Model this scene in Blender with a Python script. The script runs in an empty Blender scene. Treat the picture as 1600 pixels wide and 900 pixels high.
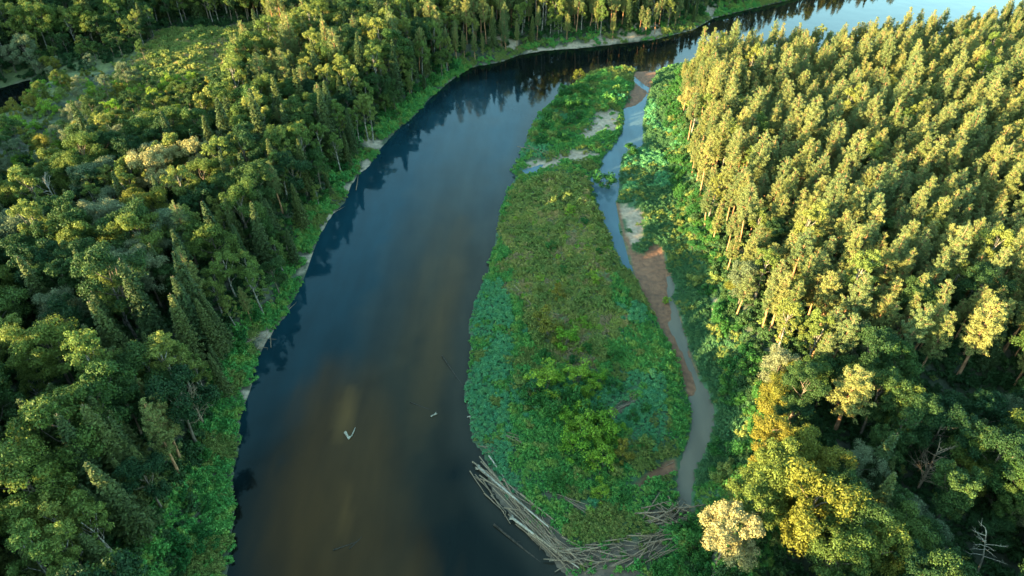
import bpy, math
import numpy as np
from mathutils import Vector

R = math.radians
rng = np.random.default_rng(7)
scn = bpy.context.scene
COL = scn.collection

# ------------------------------------------------------------------ camera
CAM_H, DEP, FPX = 110.0, 40.0, 1600 * 24 / 36.0
cam = bpy.data.objects.new('camera', bpy.data.cameras.new('camera'))
COL.objects.link(cam)
cam.data.lens = 24; cam.data.sensor_width = 36
cam.data.clip_start = 1; cam.data.clip_end = 30000
cam.location = (0, 0, CAM_H); cam.rotation_euler = (R(90 - DEP), 0, 0)
scn.camera = cam

# ------------------------------------------------------------------ sky and sun
SUN_DIR = Vector((-0.86, -0.51, 0)).normalized()      # horizontal, towards the sun
SUN_EL = 10.2
world = bpy.data.worlds.new("World"); scn.world = world
world.use_nodes = True
nt = world.node_tree
bg = nt.nodes['Background']
sky = nt.nodes.new('ShaderNodeTexSky'); sky.sky_type = 'NISHITA'; sky.sun_disc = False
sky.sun_elevation = R(SUN_EL)
sky.sun_rotation = math.atan2(SUN_DIR.x, SUN_DIR.y)
sky.altitude = 100; sky.air_density = 1.0; sky.dust_density = 0.6; sky.ozone_density = 1.0
tint = nt.nodes.new('ShaderNodeMix'); tint.data_type = 'RGBA'; tint.blend_type = 'MULTIPLY'; tint.inputs[0].default_value = 1.0
tint.inputs[7].default_value = (.78, 1.0, .88, 1)
nt.links.new(sky.outputs[0], tint.inputs[6]); nt.links.new(tint.outputs[2], bg.inputs[0]); bg.inputs[1].default_value = 0.15
sl = bpy.data.lights.new('sun', 'SUN'); sl.energy = 4.9; sl.angle = R(0.5); sl.color = (1.0, 0.74, 0.37)
sun = bpy.data.objects.new('sun', sl); COL.objects.link(sun)
e = R(SUN_EL)
to_sun = Vector((SUN_DIR.x * math.cos(e), SUN_DIR.y * math.cos(e), math.sin(e)))
sun.rotation_euler = to_sun.to_track_quat('Z', 'Y').to_euler(); sun.location = to_sun * 500
scn.view_settings.view_transform = 'Standard'; scn.view_settings.look = 'None'
scn.view_settings.gamma = 1.0; scn.view_settings.use_curve_mapping = False
scn.view_settings.exposure = 3.3
scn.cycles.max_bounces = 5; scn.cycles.diffuse_bounces = 2; scn.cycles.glossy_bounces = 2
scn.cycles.transmission_bounces = 3; scn.cycles.use_denoising = True

# ------------------------------------------------------------------ picture <-> ground
sD, cD = math.sin(R(DEP)), math.cos(R(DEP))
def at(px, py, z=0.0):
    dx = (px - 800) / FPX; dy = (450 - py) / FPX
    d = (dx, cD + dy * sD, -sD + dy * cD)
    t = (z - CAM_H) / d[2]
    return (d[0] * t, d[1] * t)
def proj(x, y, z=0.0):
    zz = z - CAM_H
    dep = y * cD - zz * sD
    up = y * sD + zz * cD
    dep = np.where(dep < 1, 1, dep)
    return 800 + FPX * x / dep, 450 - FPX * up / dep
def poly(pts, z=0.0): return np.array([at(a, b, z) for a, b in pts])

LEFT_BANK = [(345,1000),(350,930),(353,900),(358,860),(366,800),(362,750),(372,700),(375,650),(390,610),(397,575),(400,560),
 (412,540),(428,515),(445,495),(455,475),(465,455),(474,438),(480,422),(487,400),(499,368),(518,336),(538,317),(548,290),(560,272),
 (575,261),(597,229),(621,202),(646,182),(670,155),(690,138),(707,124),(737,105),(782,97),(812,86),(850,79),(910,75),(962,69),
 (1022,62),(1082,47),(1116,28),(1169,15),(1225,2),(1290,-12),(1420,-40),(1600,-75),(1900,-120)]
RIGHT_SHORE = [(1900,-50),(1700,0),(1560,35),(1470,62),(1400,74),(1300,84),(1220,88),(1150,90),(1100,92),(1082,96),(1052,102),
 (1027,111),(994,111),(988,106),(970,105),(945,107),(927,112),(905,124),(888,138),(870,152),(852,168),(842,180),(835,188),
 (826,208),(818,232),(810,250),(798,266),(807,277),(792,303),(782,330),(777,360),(770,400),(760,435),(750,455),(740,480),
 (733,510),(737,540),(735,570),(728,600),(727,625),(735,650),(737,688),(752,702),(767,735),(762,752),(782,785),(812,820),
 (845,855),(872,885),(895,910),(915,940),(960,1000)]
lb, rs = poly(LEFT_BANK), poly(RIGHT_SHORE)
RIVER = np.vstack([[(-70, -400), (-60, 0)], lb, rs, [(30, 0), (30, -400)]])
CHANNEL = poly([(972,170),(976,187),(971,207),(958,230),(943,242),(940,260),(921,280),(926,303),(940,337),(955,375),(972,412),
 (989,426),(982,403),(969,362),(962,320),(967,303),(969,262),(974,242),(1000,232),(1006,226),(1005,192),(1009,167),(1013,143),(1003,158),(990,166)])
POOL = poly([(1075,620),(1078,640),(1081,662),(1073,690),(1063,722),(1056,757),(1060,797),(1068,802),(1080,790),(1083,762),
 (1092,725),(1103,706),(1117,667),(1117,635),(1107,612),(1092,590),(1082,570),(1074,548),(1066,552),(1078,580),(1088,604),(1086,617)])
STREAM = poly([(1042,432),(1047,430),(1055,440),(1054,458),(1049,464),(1056,478),(1062,498),(1073,528),(1076,548),(1068,556),(1058,536),(1042,505),(1050,498),(1046,476),(1043,455)])
INLET = poly([(812,268),(822,264),(850,256),(842,268),(820,273)])
RILL = poly([(988,118),(994,122),(1004,131),(1015,138),(1013,144),(1002,137),(991,128)])
POND = poly([(-120,152),(-60,144),(0,138),(47,124),(48,140),(36,158),(32,172),(0,188),(-60,204),(-160,222)])
WATERS = [RIVER, CHANNEL, POOL, STREAM, INLET, RILL, POND]

PALE = [poly(p) for p in (
 [(932,180),(966,170),(963,211),(947,207),(930,216),(915,224),(904,216),(920,205),(927,190)],
 [(817,253),(835,249),(855,252),(893,240),(920,236),(937,244),(915,253),(880,256),(856,265),(820,266)],
 [(967,322),(992,322),(1003,335),(1010,362),(1004,384),(990,386),(979,372),(972,345)],
 [(745,70),(780,66),(800,72),(812,81),(790,82),(745,76)],
 [(825,82),(838,77),(900,71),(960,60),(1000,48),(1035,50),(1030,58),(965,68),(905,76),(850,80)],
 [(1105,12),(1120,18),(1112,28),(1098,24)])]
PALE += [poly(p, 3) for p in ([(1111,456),(1117,456),(1121,478),(1118,494),(1110,488)], [(1134,516),(1143,517),(1142,534),(1136,536)],
 [(568,214),(592,208),(598,218),(575,226)], [(505,322),(535,316),(530,334),(512,342)], [(496,335),(510,340),(500,350)], [(478,385),(496,380),(490,404),(470,412)],
 [(536,270),(552,268),(548,286),(536,284)], [(400,506),(425,503),(430,520),(405,525)], [(562,240),(574,238),(576,254),(562,258)], [(372,586),(384,586),(380,606),(372,604)])]
BROWN = [poly(p) for p in (
 [(994,110),(1027,110),(1018,138),(1011,155),(1000,162),(975,172),(984,150),(991,130),(988,118)],
 [(960,314),(968,320),(980,368),(992,395),(1005,400),(1018,384),(1036,390),(1042,420),(1050,432),(1050,470),(1060,490),(1072,528),
  (1092,585),(1088,622),(1075,622),(1064,582),(1044,540),(1024,500),(1000,458),(988,424),(974,372)],
 [(1040,722),(1056,718),(1056,740),(1030,752),(1000,768),(990,762),(1010,745)])]
FOREST_R = poly([(1960,-20),(1700,20),(1560,50),(1470,72),(1400,86),(1300,97),(1200,102),(1120,106),(1072,122),(1052,170),(1062,250),(1074,320),
 (1096,400),(1112,450),(1130,500),(1144,560),(1158,640),(1160,720),(1140,790),(1100,850),(1075,890),(1060,930),(1050,1000)])
FOREST_R = np.vstack([FOREST_R, [(60, -100), (700, -100), (900, 500)]])
ISLAND = np.vstack([rs[8:], poly([(1100,980),(1120,830),(1115,800),(1083,800),(1060,802),(1055,757),(1062,722),(1073,690),(1080,655),(1074,620),
 (1044,540),(1024,500),(1000,458),(988,424),(968,405),(953,375),(938,337),(924,303),(918,280),(938,256),(942,242),(957,230),(970,207),(975,187),(972,170),(992,128)])])
MEADOW = poly([(805,292),(850,282),(905,278),(928,320),(950,380),(962,430),(966,500),(950,560),(905,585),(850,575),(822,530),(792,480),(785,430),(788,360)])

def seg_dist(P, poly_, closed=True):
    A = poly_; B = np.roll(poly_, -1, axis=0)
    if not closed: A, B = A[:-1], B[:-1]
    best = np.full(len(P), 1e18)
    for a, b in zip(A, B):
        d = b - a; L = max((d * d).sum(), 1e-9)
        t = np.clip(((P - a) @ d) / L, 0, 1)
        q = P - a - t[:, None] * d
        best = np.minimum(best, (q * q).sum(1))
    return np.sqrt(best)
def inside(P, poly_):
    x, y = P[:, 0], P[:, 1]
    c = np.zeros(len(P), bool)
    A = poly_; B = np.roll(poly_, -1, axis=0)
    for (x0, y0), (x1, y1) in zip(A, B):
        if y0 == y1: continue
        m = ((y0 > y) != (y1 > y)) & (x < (x1 - x0) * (y - y0) / (y1 - y0) + x0)
        c ^= m
    return c
def sdf(P, poly_):                                   # positive inside
    d = seg_dist(P, poly_)
    return np.where(inside(P, poly_), d, -d)
def sm(x, a, b):
    t = np.clip((x - a) / (b - a), 0, 1); return t * t * (3 - 2 * t)

# value noise on the ground
_N = np.random.default_rng(3).random((256, 256))
def vnoise(x, y, s):
    x = np.asarray(x) / s + 1000; y = np.asarray(y) / s + 1000
    xi = np.floor(x).astype(int); yi = np.floor(y).astype(int)
    fx = x - xi; fy = y - yi; fx = fx * fx * (3 - 2 * fx); fy = fy * fy * (3 - 2 * fy)
    g = lambda i, j: _N[i % 256, j % 256]
    return (g(xi, yi) * (1 - fx) + g(xi + 1, yi) * fx) * (1 - fy) + (g(xi, yi + 1) * (1 - fx) + g(xi + 1, yi + 1) * fx) * fy
def fbm(x, y, s): return vnoise(x, y, s) * .55 + vnoise(x + 31, y - 17, s * .47) * .3 + vnoise(x - 9, y + 71, s * .21) * .15

def fields(P):
    """everything the ground knows about a set of points"""
    w = np.full(len(P), -1e9)
    for W in WATERS: w = np.maximum(w, sdf(P, W))     # >0 in water
    n = fbm(P[:, 0], P[:, 1], 9.0) - .5
    isl = sdf(P, ISLAND) > 0
    fr = sdf(P, FOREST_R)
    sand = np.maximum.reduce([sdf(P, q) for q in PALE])
    mud = np.maximum.reduce([sdf(P, q) for q in BROWN])
    riv = seg_dist(P, np.vstack([[(-70, -400), (-60, 0)], lb]), closed=False)
    px, py = proj(P[:, 0], P[:, 1])
    # which side: the left mainland is everything beyond the left bank line
    right_side = isl | (fr > -60) & (sdf(P, np.vstack([rs, [(30, 0), (30, -400), (2000, -400), (2000, 500)]])) > 0)
    return dict(w=w, n=n, isl=isl, fr=fr, sand=sand, mud=mud, right=right_side, riv=riv, px=px, py=py)

def height(P, F=None):
    F = F or fields(P)
    w = F['w']; d = np.maximum(-w, 0); n = F['n']
    x, y = P[:, 0], P[:, 1]
    low = 0.12 + np.minimum(d * .16, 1.1) + n * .5 * sm(d, 1, 4)
    # right mainland: scrub bench, then a steep rise to the pine plateau, lower again towards the near corner
    dip = sm(F['py'], 560, 700) * sm(F['fr'], 8, 24)
    h_r = low + sm(F['fr'], -5, 7) * (6.0 - 4.5 * dip - 3 * sm(-F['py'], -170, -90)) + n * 2.5 * sm(F['fr'], 0, 20)
    # left mainland
    h_l = low + sm(d + n * 6, 2.5, 14) * 4.6 + n * 3 * sm(d, 4, 20)
    # unseen rise left of the view, added so its shadow darkens the woods
    edge = -82 - np.clip(y - 56, -80, 400) * .72
    shade_hill = sm(-(x - edge), 28, 150)
    amp = 8 + 40 * sm(y, 165, 240) + 27 * (1 - sm(y, -20, 75))
    h_l = h_l + shade_hill * amp
    h = np.where(F['right'], np.where(F['isl'], low, h_r), h_l)
    s = np.maximum(F['sand'], F['mud'])
    flat = sm(s, -1.0, .8) * (F['fr'] < -3) * (F['right'])
    h = h * (1 - flat) + (0.06 + np.minimum(d * .06, .35)) * flat
    bed = -np.minimum(np.maximum(w, 0) * .25, 2.0)
    h = np.where(w > 0, bed - .03, h)
    far = sm(y, 480, 900) + sm(np.abs(x), 420, 900)
    return h + np.clip(far, 0, 1) * 6

# ------------------------------------------------------------------ node helpers
def new_mat(name):
    m = bpy.data.materials.new(name); m.use_nodes = True
    t = m.node_tree; t.nodes.clear()
    return m, t, t.nodes.new('ShaderNodeOutputMaterial')
def N(t, kind, **kw):
    n = t.nodes.new(kind)
    for k, v in kw.items():
        if k.startswith('i_'): n.inputs[k[2:].replace('_', ' ')].default_value = v
        else: setattr(n, k, v)
    return n
def rgba(c): return (*c, 1.0)
def mixc(t, fac, a, b, mode='MIX'):
    n = t.nodes.new('ShaderNodeMix'); n.data_type = 'RGBA'; n.blend_type = mode
    for i, v in ((0, fac), (6, a), (7, b)):
        if isinstance(v, bpy.types.NodeSocket): t.links.new(v, n.inputs[i])
        else: n.inputs[i].default_value = v if i == 0 else rgba(v)
    return n.outputs[2]

def leaf_mat(name, a, b, c=None, transl=.3, rough=.6):
    """a/b: range from one plant to the next, c: stray leaf colour"""
    m, t, out = new_mat(name)
    oi = N(t, 'ShaderNodeObjectInfo'); ge = N(t, 'ShaderNodeNewGeometry')
    col = mixc(t, oi.outputs['Random'], a, b)
    dark = t.nodes.new('ShaderNodeMapRange'); dark.inputs[3].default_value = .62; dark.inputs[4].default_value = 1.35
    t.links.new(ge.outputs['Random Per Island'], dark.inputs[0])
    hs = t.nodes.new('ShaderNodeHueSaturation'); t.links.new(dark.outputs[0], hs.inputs['Value']); t.links.new(col, hs.inputs['Color'])
    col = hs.outputs[0]
    if c:
        nz = N(t, 'ShaderNodeTexNoise'); nz.inputs['Scale'].default_value = .35
        tc = N(t, 'ShaderNodeNewGeometry'); t.links.new(tc.outputs['Position'], nz.inputs['Vector'])
        mr = t.nodes.new('ShaderNodeMapRange'); mr.inputs[1].default_value = .52; mr.inputs[2].default_value = .66
        t.links.new(nz.outputs['Fac'], mr.inputs[0])
        col = mixc(t, mr.outputs[0], col, c)
    p = N(t, 'ShaderNodeBsdfPrincipled'); p.inputs['Roughness'].default_value = rough
    p.inputs['Specular IOR Level'].default_value = .12
    t.links.new(col, p.inputs['Base Color'])
    tr = N(t, 'ShaderNodeBsdfTranslucent'); t.links.new(col, tr.inputs[0])
    mx = N(t, 'ShaderNodeMixShader'); mx.inputs[0].default_value = transl
    t.links.new(p.outputs[0], mx.inputs[1]); t.links.new(tr.outputs[0], mx.inputs[2])
    t.links.new(mx.outputs[0], out.inputs[0])
    return m
def bark_mat(name, a, b, scale=(3, 3, .8), lo=.4, hi=.6, rand=None):
    m, t, out = new_mat(name)
    tc = N(t, 'ShaderNodeTexCoord'); mp = N(t, 'ShaderNodeMapping'); mp.inputs['Scale'].default_value = scale
    nz = N(t, 'ShaderNodeTexNoise'); nz.inputs['Scale'].default_value = 1.5; nz.inputs['Detail'].default_value = 6
    t.links.new(tc.outputs['Object'], mp.inputs[0]); t.links.new(mp.outputs[0], nz.inputs['Vector'])
    mr = t.nodes.new('ShaderNodeMapRange'); mr.inputs[1].default_value = lo; mr.inputs[2].default_value = hi
    t.links.new(nz.outputs['Fac'], mr.inputs[0])
    col = mixc(t, mr.outputs[0], a, b)
    if rand:
        oi = N(t, 'ShaderNodeObjectInfo')
        col = mixc(t, oi.outputs['Random'], col, mixc(t, .75, col, rand))
    p = N(t, 'ShaderNodeBsdfPrincipled'); p.inputs['Roughness'].default_value = .9; p.inputs['Specular IOR Level'].default_value = .1
    t.links.new(col, p.inputs['Base Color'])
    bp = N(t, 'ShaderNodeBump'); bp.inputs['Strength'].default_value = .4; bp.inputs['Distance'].default_value = .05
    t.links.new(nz.outputs['Fac'], bp.inputs['Height']); t.links.new(bp.outputs[0], p.inputs['Normal'])
    t.links.new(p.outputs[0], out.inputs[0])
    return m

M = {}
M['pine'] = leaf_mat('pine_needles', (.11, .135, .040), (.17, .175, .052), transl=.22)
M['pine_blue'] = leaf_mat('pine_needles_bluish', (.09, .125, .045), (.135, .155, .052), transl=.22)
M['spruce'] = leaf_mat('spruce_needles', (.026, .046, .015), (.065, .078, .02), transl=.1)
M['broad'] = leaf_mat('broad_leaves', (.035, .075, .018), (.11, .138, .026), transl=.32)
M['broad_dark'] = leaf_mat('dark_broad_leaves', (.014, .04, .014), (.045, .08, .02), transl=.28)
M['broad_yellow'] = leaf_mat('yellow_sunlit_leaves', (.10, .115, .018), (.19, .16, .025), transl=.35)  # yellow leaf colour that also holds the low sun's warm tone
M['birch'] = leaf_mat('birch_leaves', (.09, .14, .03), (.17, .18, .04), transl=.35)
M['willow'] = leaf_mat('willow_leaves', (.085, .115, .055), (.16, .17, .085), transl=.25)
M['willow_pale'] = leaf_mat('pale_willow_leaves', (.21, .185, .06), (.26, .23, .10), transl=.2)
M['scrub'] = leaf_mat('willow_scrub_leaves', (.06, .215, .05), (.11, .26, .05), c=(.18, .27, .05), transl=.3)
M['scrub_teal'] = leaf_mat('bluish_scrub_leaves', (.075, .25, .11), (.11, .28, .10), transl=.3)
M['scrub_olive'] = leaf_mat('olive_scrub_leaves', (.12, .18, .04), (.18, .20, .05), transl=.3)
M['meadow'] = leaf_mat('meadow_grass_blades', (.17, .23, .045), (.29, .27, .07), c=(.32, .24, .09), transl=.3)
M['bush'] = leaf_mat('bush_leaves', (.11, .23, .02), (.20, .27, .03), transl=.35)
M['bush_dark'] = leaf_mat('dark_bush_leaves', (.02, .085, .02), (.04, .12, .022), transl=.3)
M['dry'] = leaf_mat('dry_grass_blades', (.22, .17, .08), (.30, .22, .11), transl=.25)
M['scrub_soft'] = leaf_mat('dull_green_scrub_leaves', (.045, .125, .05), (.075, .155, .055), transl=.3)
M['under'] = leaf_mat('undergrowth_leaves', (.02, .05, .016), (.04, .08, .024), transl=.25)
M['bark_pine'] = bark_mat('pine_bark', (.16, .085, .045), (.34, .18, .09))
M['bark'] = bark_mat('grey_brown_bark', (.07, .055, .04), (.14, .11, .08))
M['bark_birch'] = bark_mat('birch_bark', (.06, .05, .04), (.24, .215, .17), lo=.42, hi=.58)
M['deadwood'] = bark_mat('dead_wood', (.11, .08, .05), (.27, .20, .13), scale=(4, 4, .6), rand=(.16, .11, .07))
M['wetwood'] = bark_mat('waterlogged_wood', (.02, .018, .014), (.05, .04, .03))
M['bleached'] = bark_mat('bleached_wood', (.19, .16, .115), (.32, .27, .20), scale=(4, 4, .6))

# ------------------------------------------------------------------ mesh helpers
class MB:
    def __init__(s): s.v = []; s.f3 = []; s.f4 = []; s.n = 0
    def quads(s, V, Q):
        V = np.asarray(V, float); s.v.append(V); s.f4.append(np.asarray(Q, int) + s.n); s.n += len(V)
    def tube(s, pts, rad, k=6):
        pts = np.asarray(pts, float); rad = np.asarray(rad, float); m = len(pts)
        tang = np.gradient(pts, axis=0); tang /= np.linalg.norm(tang, axis=1)[:, None] + 1e-9
        ref = np.array([0, 0, 1.0]) if abs(tang[0][2]) < .8 else np.array([1.0, 0, 0])
        u = np.cross(tang, ref); u /= np.linalg.norm(u, axis=1)[:, None] + 1e-9
        w = np.cross(tang, u)
        a = np.arange(k) * 2 * np.pi / k
        V = pts[:, None] + rad[:, None, None] * (np.cos(a)[None, :, None] * u[:, None] + np.sin(a)[None, :, None] * w[:, None])
        i = np.arange(m - 1)[:, None] * k; j = np.arange(k)[None]; j2 = (j + 1) % k
        Q = np.stack([i + j, i + j2, i + k + j2, i + k + j], -1).reshape(-1, 4)
        V = V.reshape(-1, 3)
        s.quads(V, Q)
        # end caps as fans of quads
        for ring, c in ((0, pts[0]), (m - 1, pts[-1])):
            base = s.n; s.v.append(np.array([c])); s.n += 1
            r0 = base - len(V) + ring * k if ring else base - len(V)
            if ring: r0 = base - 1 - len(V) + ring * k
            idx = r0 + np.arange(k)
            s.f3.append(np.stack([idx, r0 + (np.arange(k) + 1) % k, np.full(k, base)], 1))
    def leaves(s, C, Nn, size, g, asp=.6, jit=.6):
        n = len(C)
        d = Nn + g.normal(0, jit, (n, 3)); d /= np.linalg.norm(d, axis=1)[:, None] + 1e-9
        r = g.normal(0, 1, (n, 3)); t = np.cross(d, r); t /= np.linalg.norm(t, axis=1)[:, None] + 1e-9
        b = np.cross(d, t); size = np.asarray(size)[:, None]
        V = np.stack([C - t * size, C + b * size * asp, C + t * size, C - b * size * asp], 1).reshape(-1, 3)
        Q = np.arange(n * 4).reshape(n, 4)
        s.quads(V, Q)
    def mesh(s, name, mat, smooth=False):
        V = np.vstack(s.v); me = bpy.data.meshes.new(name)
        f4 = np.vstack(s.f4) if s.f4 else np.zeros((0, 4), int); f3 = np.vstack(s.f3) if s.f3 else np.zeros((0, 3), int)
        me.vertices.add(len(V)); me.vertices.foreach_set('co', V.astype(np.float32).ravel())
        loops = np.concatenate([f4.ravel(), f3.ravel()]).astype(np.int32)
        me.loops.add(len(loops)); me.loops.foreach_set('vertex_index', loops)
        me.polygons.add(len(f4) + len(f3))
        st = np.concatenate([np.arange(len(f4)) * 4, len(f4) * 4 + np.arange(len(f3)) * 3]).astype(np.int32)
        me.polygons.foreach_set('loop_start', st)
        me.update(calc_edges=True)
        if smooth: me.polygons.foreach_set('use_smooth', np.ones(len(me.polygons), bool))
        me.materials.append(mat); me.validate()
        return me
def obj(name, me, parent=None, loc=None):
    o = bpy.data.objects.new(name, me); COL.objects.link(o)
    if parent: o.parent = parent
    if loc is not None: o.location = loc
    return o
def tag(o, label=None, cat=None, group=None, kind=None):
    if label: o['label'] = label
    if cat: o['category'] = cat
    if group: o['group'] = group
    if kind: o['kind'] = kind
    return o

# ------------------------------------------------------------------ ground: one sheet to the horizon
def axis(segs):
    out = [segs[0][0]]
    for a, b, s in segs:
        n = max(1, int(round((b - a) / s))); out += list(a + (b - a) * (np.arange(n) + 1) / n)
    return np.array(out)
gx = axis([(-9000, -3000, 2000), (-3000, -800, 400), (-800, -400, 40), (-400, -270, 4), (-270, -100, 1.6), (-100, 130, .8), (130, 320, 2), (320, 420, 6), (420, 900, 40), (900, 3000, 400), (3000, 9000, 2000)])
gy = axis([(-3000, -600, 400), (-600, -150, 40), (-150, 30, 4), (30, 150, .7), (150, 260, 1.1), (260, 420, 2), (420, 560, 6), (560, 1000, 40), (1000, 4000, 400), (4000, 14000, 2000)])
X, Y = np.meshgrid(gx, gy)
P = np.stack([X.ravel(), Y.ravel()], 1)
F = fields(P)
Z = height(P, F)
nx, ny = len(gx), len(gy)
i, j = np.meshgrid(np.arange(ny - 1), np.arange(nx - 1), indexing='ij')
a0 = (i * nx + j).ravel()
mb = MB(); mb.quads(np.column_stack([P, Z]), np.stack([a0, a0 + 1, a0 + nx + 1, a0 + nx], 1))

def lerp(A, B, t): return A * (1 - t[:, None]) + np.array(B) * t[:, None]
nz1 = fbm(P[:, 0] + 50, P[:, 1], 6.0); nz2 = fbm(P[:, 0], P[:, 1] + 90, 2.2)
base = np.tile(np.array([.035, .045, .02]), (len(P), 1))
base = lerp(base, (.055, .05, .028), sm(nz1, .4, .7))
low_land = F['right'] & (F['fr'] < 2)
base = np.where(low_land[:, None], np.array([.03, .075, .025]), base)
md = sm(sdf(P, MEADOW), -2, 3)
base = lerp(base, (.085, .105, .03), md)
clear = sm(F['px'], -80, 40) * (1 - sm(F['px'], 400, 440)) * sm(F['py'], 66, 84) * (1 - sm(F['py'], 190, 235)) * (~F['right'])
base = lerp(base, (.10, .115, .035), clear * sm(nz1, .3, .5))
shore = sm(F['w'], -1.6, -.3) * (F['py'] < 130)
base = lerp(base, (.16, .12, .08), shore * .6 * (F['w'] < 0))
base = lerp(base, (.26, .19, .125), sm(F['sand'] + (nz2 - .5) * 5, -.5, .6))
base = lerp(base, (.145, .064, .030), sm(F['mud'] + (nz2 - .5) * .8, -.3, .4))
LOGZ = [poly([(735,720),(765,730),(800,762),(850,805),(905,858),(960,852),(1020,842),(1040,838),(1052,850),(1040,868),(1000,905),(960,940),(880,925),(840,862),(790,815),(740,750)]), poly([(1010,800),(1060,790),(1090,795),(1090,826),(1010,832)]), poly([(850,768),(920,796),(912,806),(845,782)]), poly([(945,650),(985,625),(992,638),(955,664)])]
base = lerp(base, (.085, .062, .04), sm(np.maximum.reduce([sdf(P, q_) for q_ in LOGZ]) + (nz2 - .5) * 2, -.5, .8))
base = lerp(base, (.06, .045, .03), sm(F['w'], 0, 1.5))
me = mb.mesh('ground', None, smooth=True) if False else None
def attr_mat(name, rough, bump_s, bump_h, rdetail=True):
    m, t, out = new_mat(name)
    at_ = N(t, 'ShaderNodeVertexColor'); at_.layer_name = 'soil'
    g = N(t, 'ShaderNodeNewGeometry')
    nz = N(t, 'ShaderNodeTexNoise'); nz.inputs['Scale'].default_value = bump_s; nz.inputs['Detail'].default_value = 8
    t.links.new(g.outputs['Position'], nz.inputs['Vector'])
    mr = t.nodes.new('ShaderNodeMapRange'); mr.inputs[1].default_value = .3; mr.inputs[2].default_value = .7; mr.inputs[3].default_value = .65; mr.inputs[4].default_value = 1.3
    t.links.new(nz.outputs['Fac'], mr.inputs[0])
    hs = N(t, 'ShaderNodeHueSaturation'); t.links.new(mr.outputs[0], hs.inputs['Value']); t.links.new(at_.outputs[0], hs.inputs['Color'])
    p = N(t, 'ShaderNodeBsdfPrincipled'); p.inputs['Roughness'].default_value = rough
    t.links.new(hs.outputs[0], p.inputs['Base Color'])
    bp = N(t, 'ShaderNodeBump'); bp.inputs['Strength'].default_value = .8; bp.inputs['Distance'].default_value = bump_h
    t.links.new(nz.outputs['Fac'], bp.inputs['Height']); t.links.new(bp.outputs[0], p.inputs['Normal'])
    t.links.new(p.outputs[0], out.inputs[0])
    return m
def set_col(me, name, C):
    ca = me.color_attributes.new(name, 'FLOAT_COLOR', 'POINT')
    ca.data.foreach_set('color', np.column_stack([C, np.ones(len(C))]).astype(np.float32).ravel())
gme = mb.mesh('ground', attr_mat('soil_and_sand', .9, .8, .35), smooth=True)
set_col(gme, 'soil', np.clip(base, 0, 1))
ground = tag(obj('ground', gme), 'dark forest floor with sandy bars and muddy bank along the river', 'ground', kind='structure')

# ------------------------------------------------------------------ water
wx = axis([(-9000, -1000, 2000), (-1000, -340, 60), (-340, -120, 5), (-120, 110, 1.2), (110, 420, 5), (420, 1000, 60), (1000, 9000, 2000)])
wy = axis([(-3000, -200, 400), (-200, 30, 10), (30, 200, 1.2), (200, 420, 2.5), (420, 1000, 30), (1000, 14000, 2000)])
X, Y = np.meshgrid(wx, wy); WP = np.stack([X.ravel(), Y.ravel()], 1)
i, j = np.meshgrid(np.arange(len(wy) - 1), np.arange(len(wx) - 1), indexing='ij'); a0 = (i * len(wx) + j).ravel(); k = len(wx)
mb = MB(); mb.quads(np.column_stack([WP, np.zeros(len(WP))]), np.stack([a0, a0 + 1, a0 + k + 1, a0 + k], 1))
wpx, wpy = proj(WP[:, 0], WP[:, 1])
deep = np.array([.0025, .004, .0035])
wc = np.tile(deep, (len(WP), 1))
def blob(cx, cy, rx, ry, ang=0, pw=1.0, nz=.25):
    c = np.array(at(cx, cy)); ex = np.array(at(cx + rx, cy)) - c; ey = np.array(at(cx, cy - ry)) - c
    Rx, Ry = np.linalg.norm(ex), np.linalg.norm(ey)
    d = WP - c; a = R(ang); u = d[:, 0] * math.cos(a) + d[:, 1] * math.sin(a); v = -d[:, 0] * math.sin(a) + d[:, 1] * math.cos(a)
    q = np.sqrt((u / Rx) ** 2 + (v / Ry) ** 2) + (fbm(WP[:, 0], WP[:, 1], 7) - .5) * nz
    return np.clip(1 - q, 0, 1) ** pw
def sandy(col, f):  # blends bed tones and painted sky blues into the water colour
    global wc
    wc = lerp(wc, col, np.clip(f, 0, 1))
sandy((.006, .032, .044), blob(575, 330, 210, 230, -20, .7) * .85)  # blue sky reflection painted into the mid-river base colour
sandy((.02, .052, .066), blob(760, 230, 120, 110, 0, .7) * .7)  # brighter reflected sky painted into the upper reach
shoal = poly([(380,1000),(385,860),(400,740),(440,650),(500,560),(540,545),(585,590),(612,650),(640,740),(672,830),(700,900),(740,1000)])
sn_ = (fbm(WP[:, 0] * 1.6, WP[:, 1] * .5, 6) - .5)
sandy((.034, .015, .003), sm(sdf(WP, shoal) + sn_ * 7, -2.5, 9) * .95)
sandy((.030, .021, .010), blob(690, 420, 110, 260, -4, .8, .4) * .9)
sandy((.046, .026, .009), blob(690, 500, 34, 160, -4, .8, .5) * .8)
sandy((.040, .024, .009), blob(660, 450, 20, 110, -4, .8, .5) * .5)
sandy((.085, .042, .011), blob(541, 648, 20, 46, 0, .6, .5) * .9)
sandy((.07, .034, .009), blob(540, 800, 12, 60, 8, .6, .6) * .8)
sandy((.045, .021, .005), blob(520, 780, 60, 110, 5, .9, .5) * .6)
sandy((.042, .02, .005), blob(590, 680, 40, 130, 15, .8, .5) * .6)
sandy((.03, .026, .018), sm(sdf(WP, ISLAND), -7, -1) * .5)
ch = np.maximum.reduce([sdf(WP, q) for q in (CHANNEL, RILL, INLET)])
sandy((.05, .085, .10), sm(ch, -3, 0))  # pale blue of the reflected sky put into the channel colour
po = np.maximum.reduce([sdf(WP, q) for q in (POOL, STREAM)])
sandy((.10, .085, .06), sm(po, -3, 0))
m, t, out = new_mat('river_water')
vc = N(t, 'ShaderNodeVertexColor'); vc.layer_name = 'bed'
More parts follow.
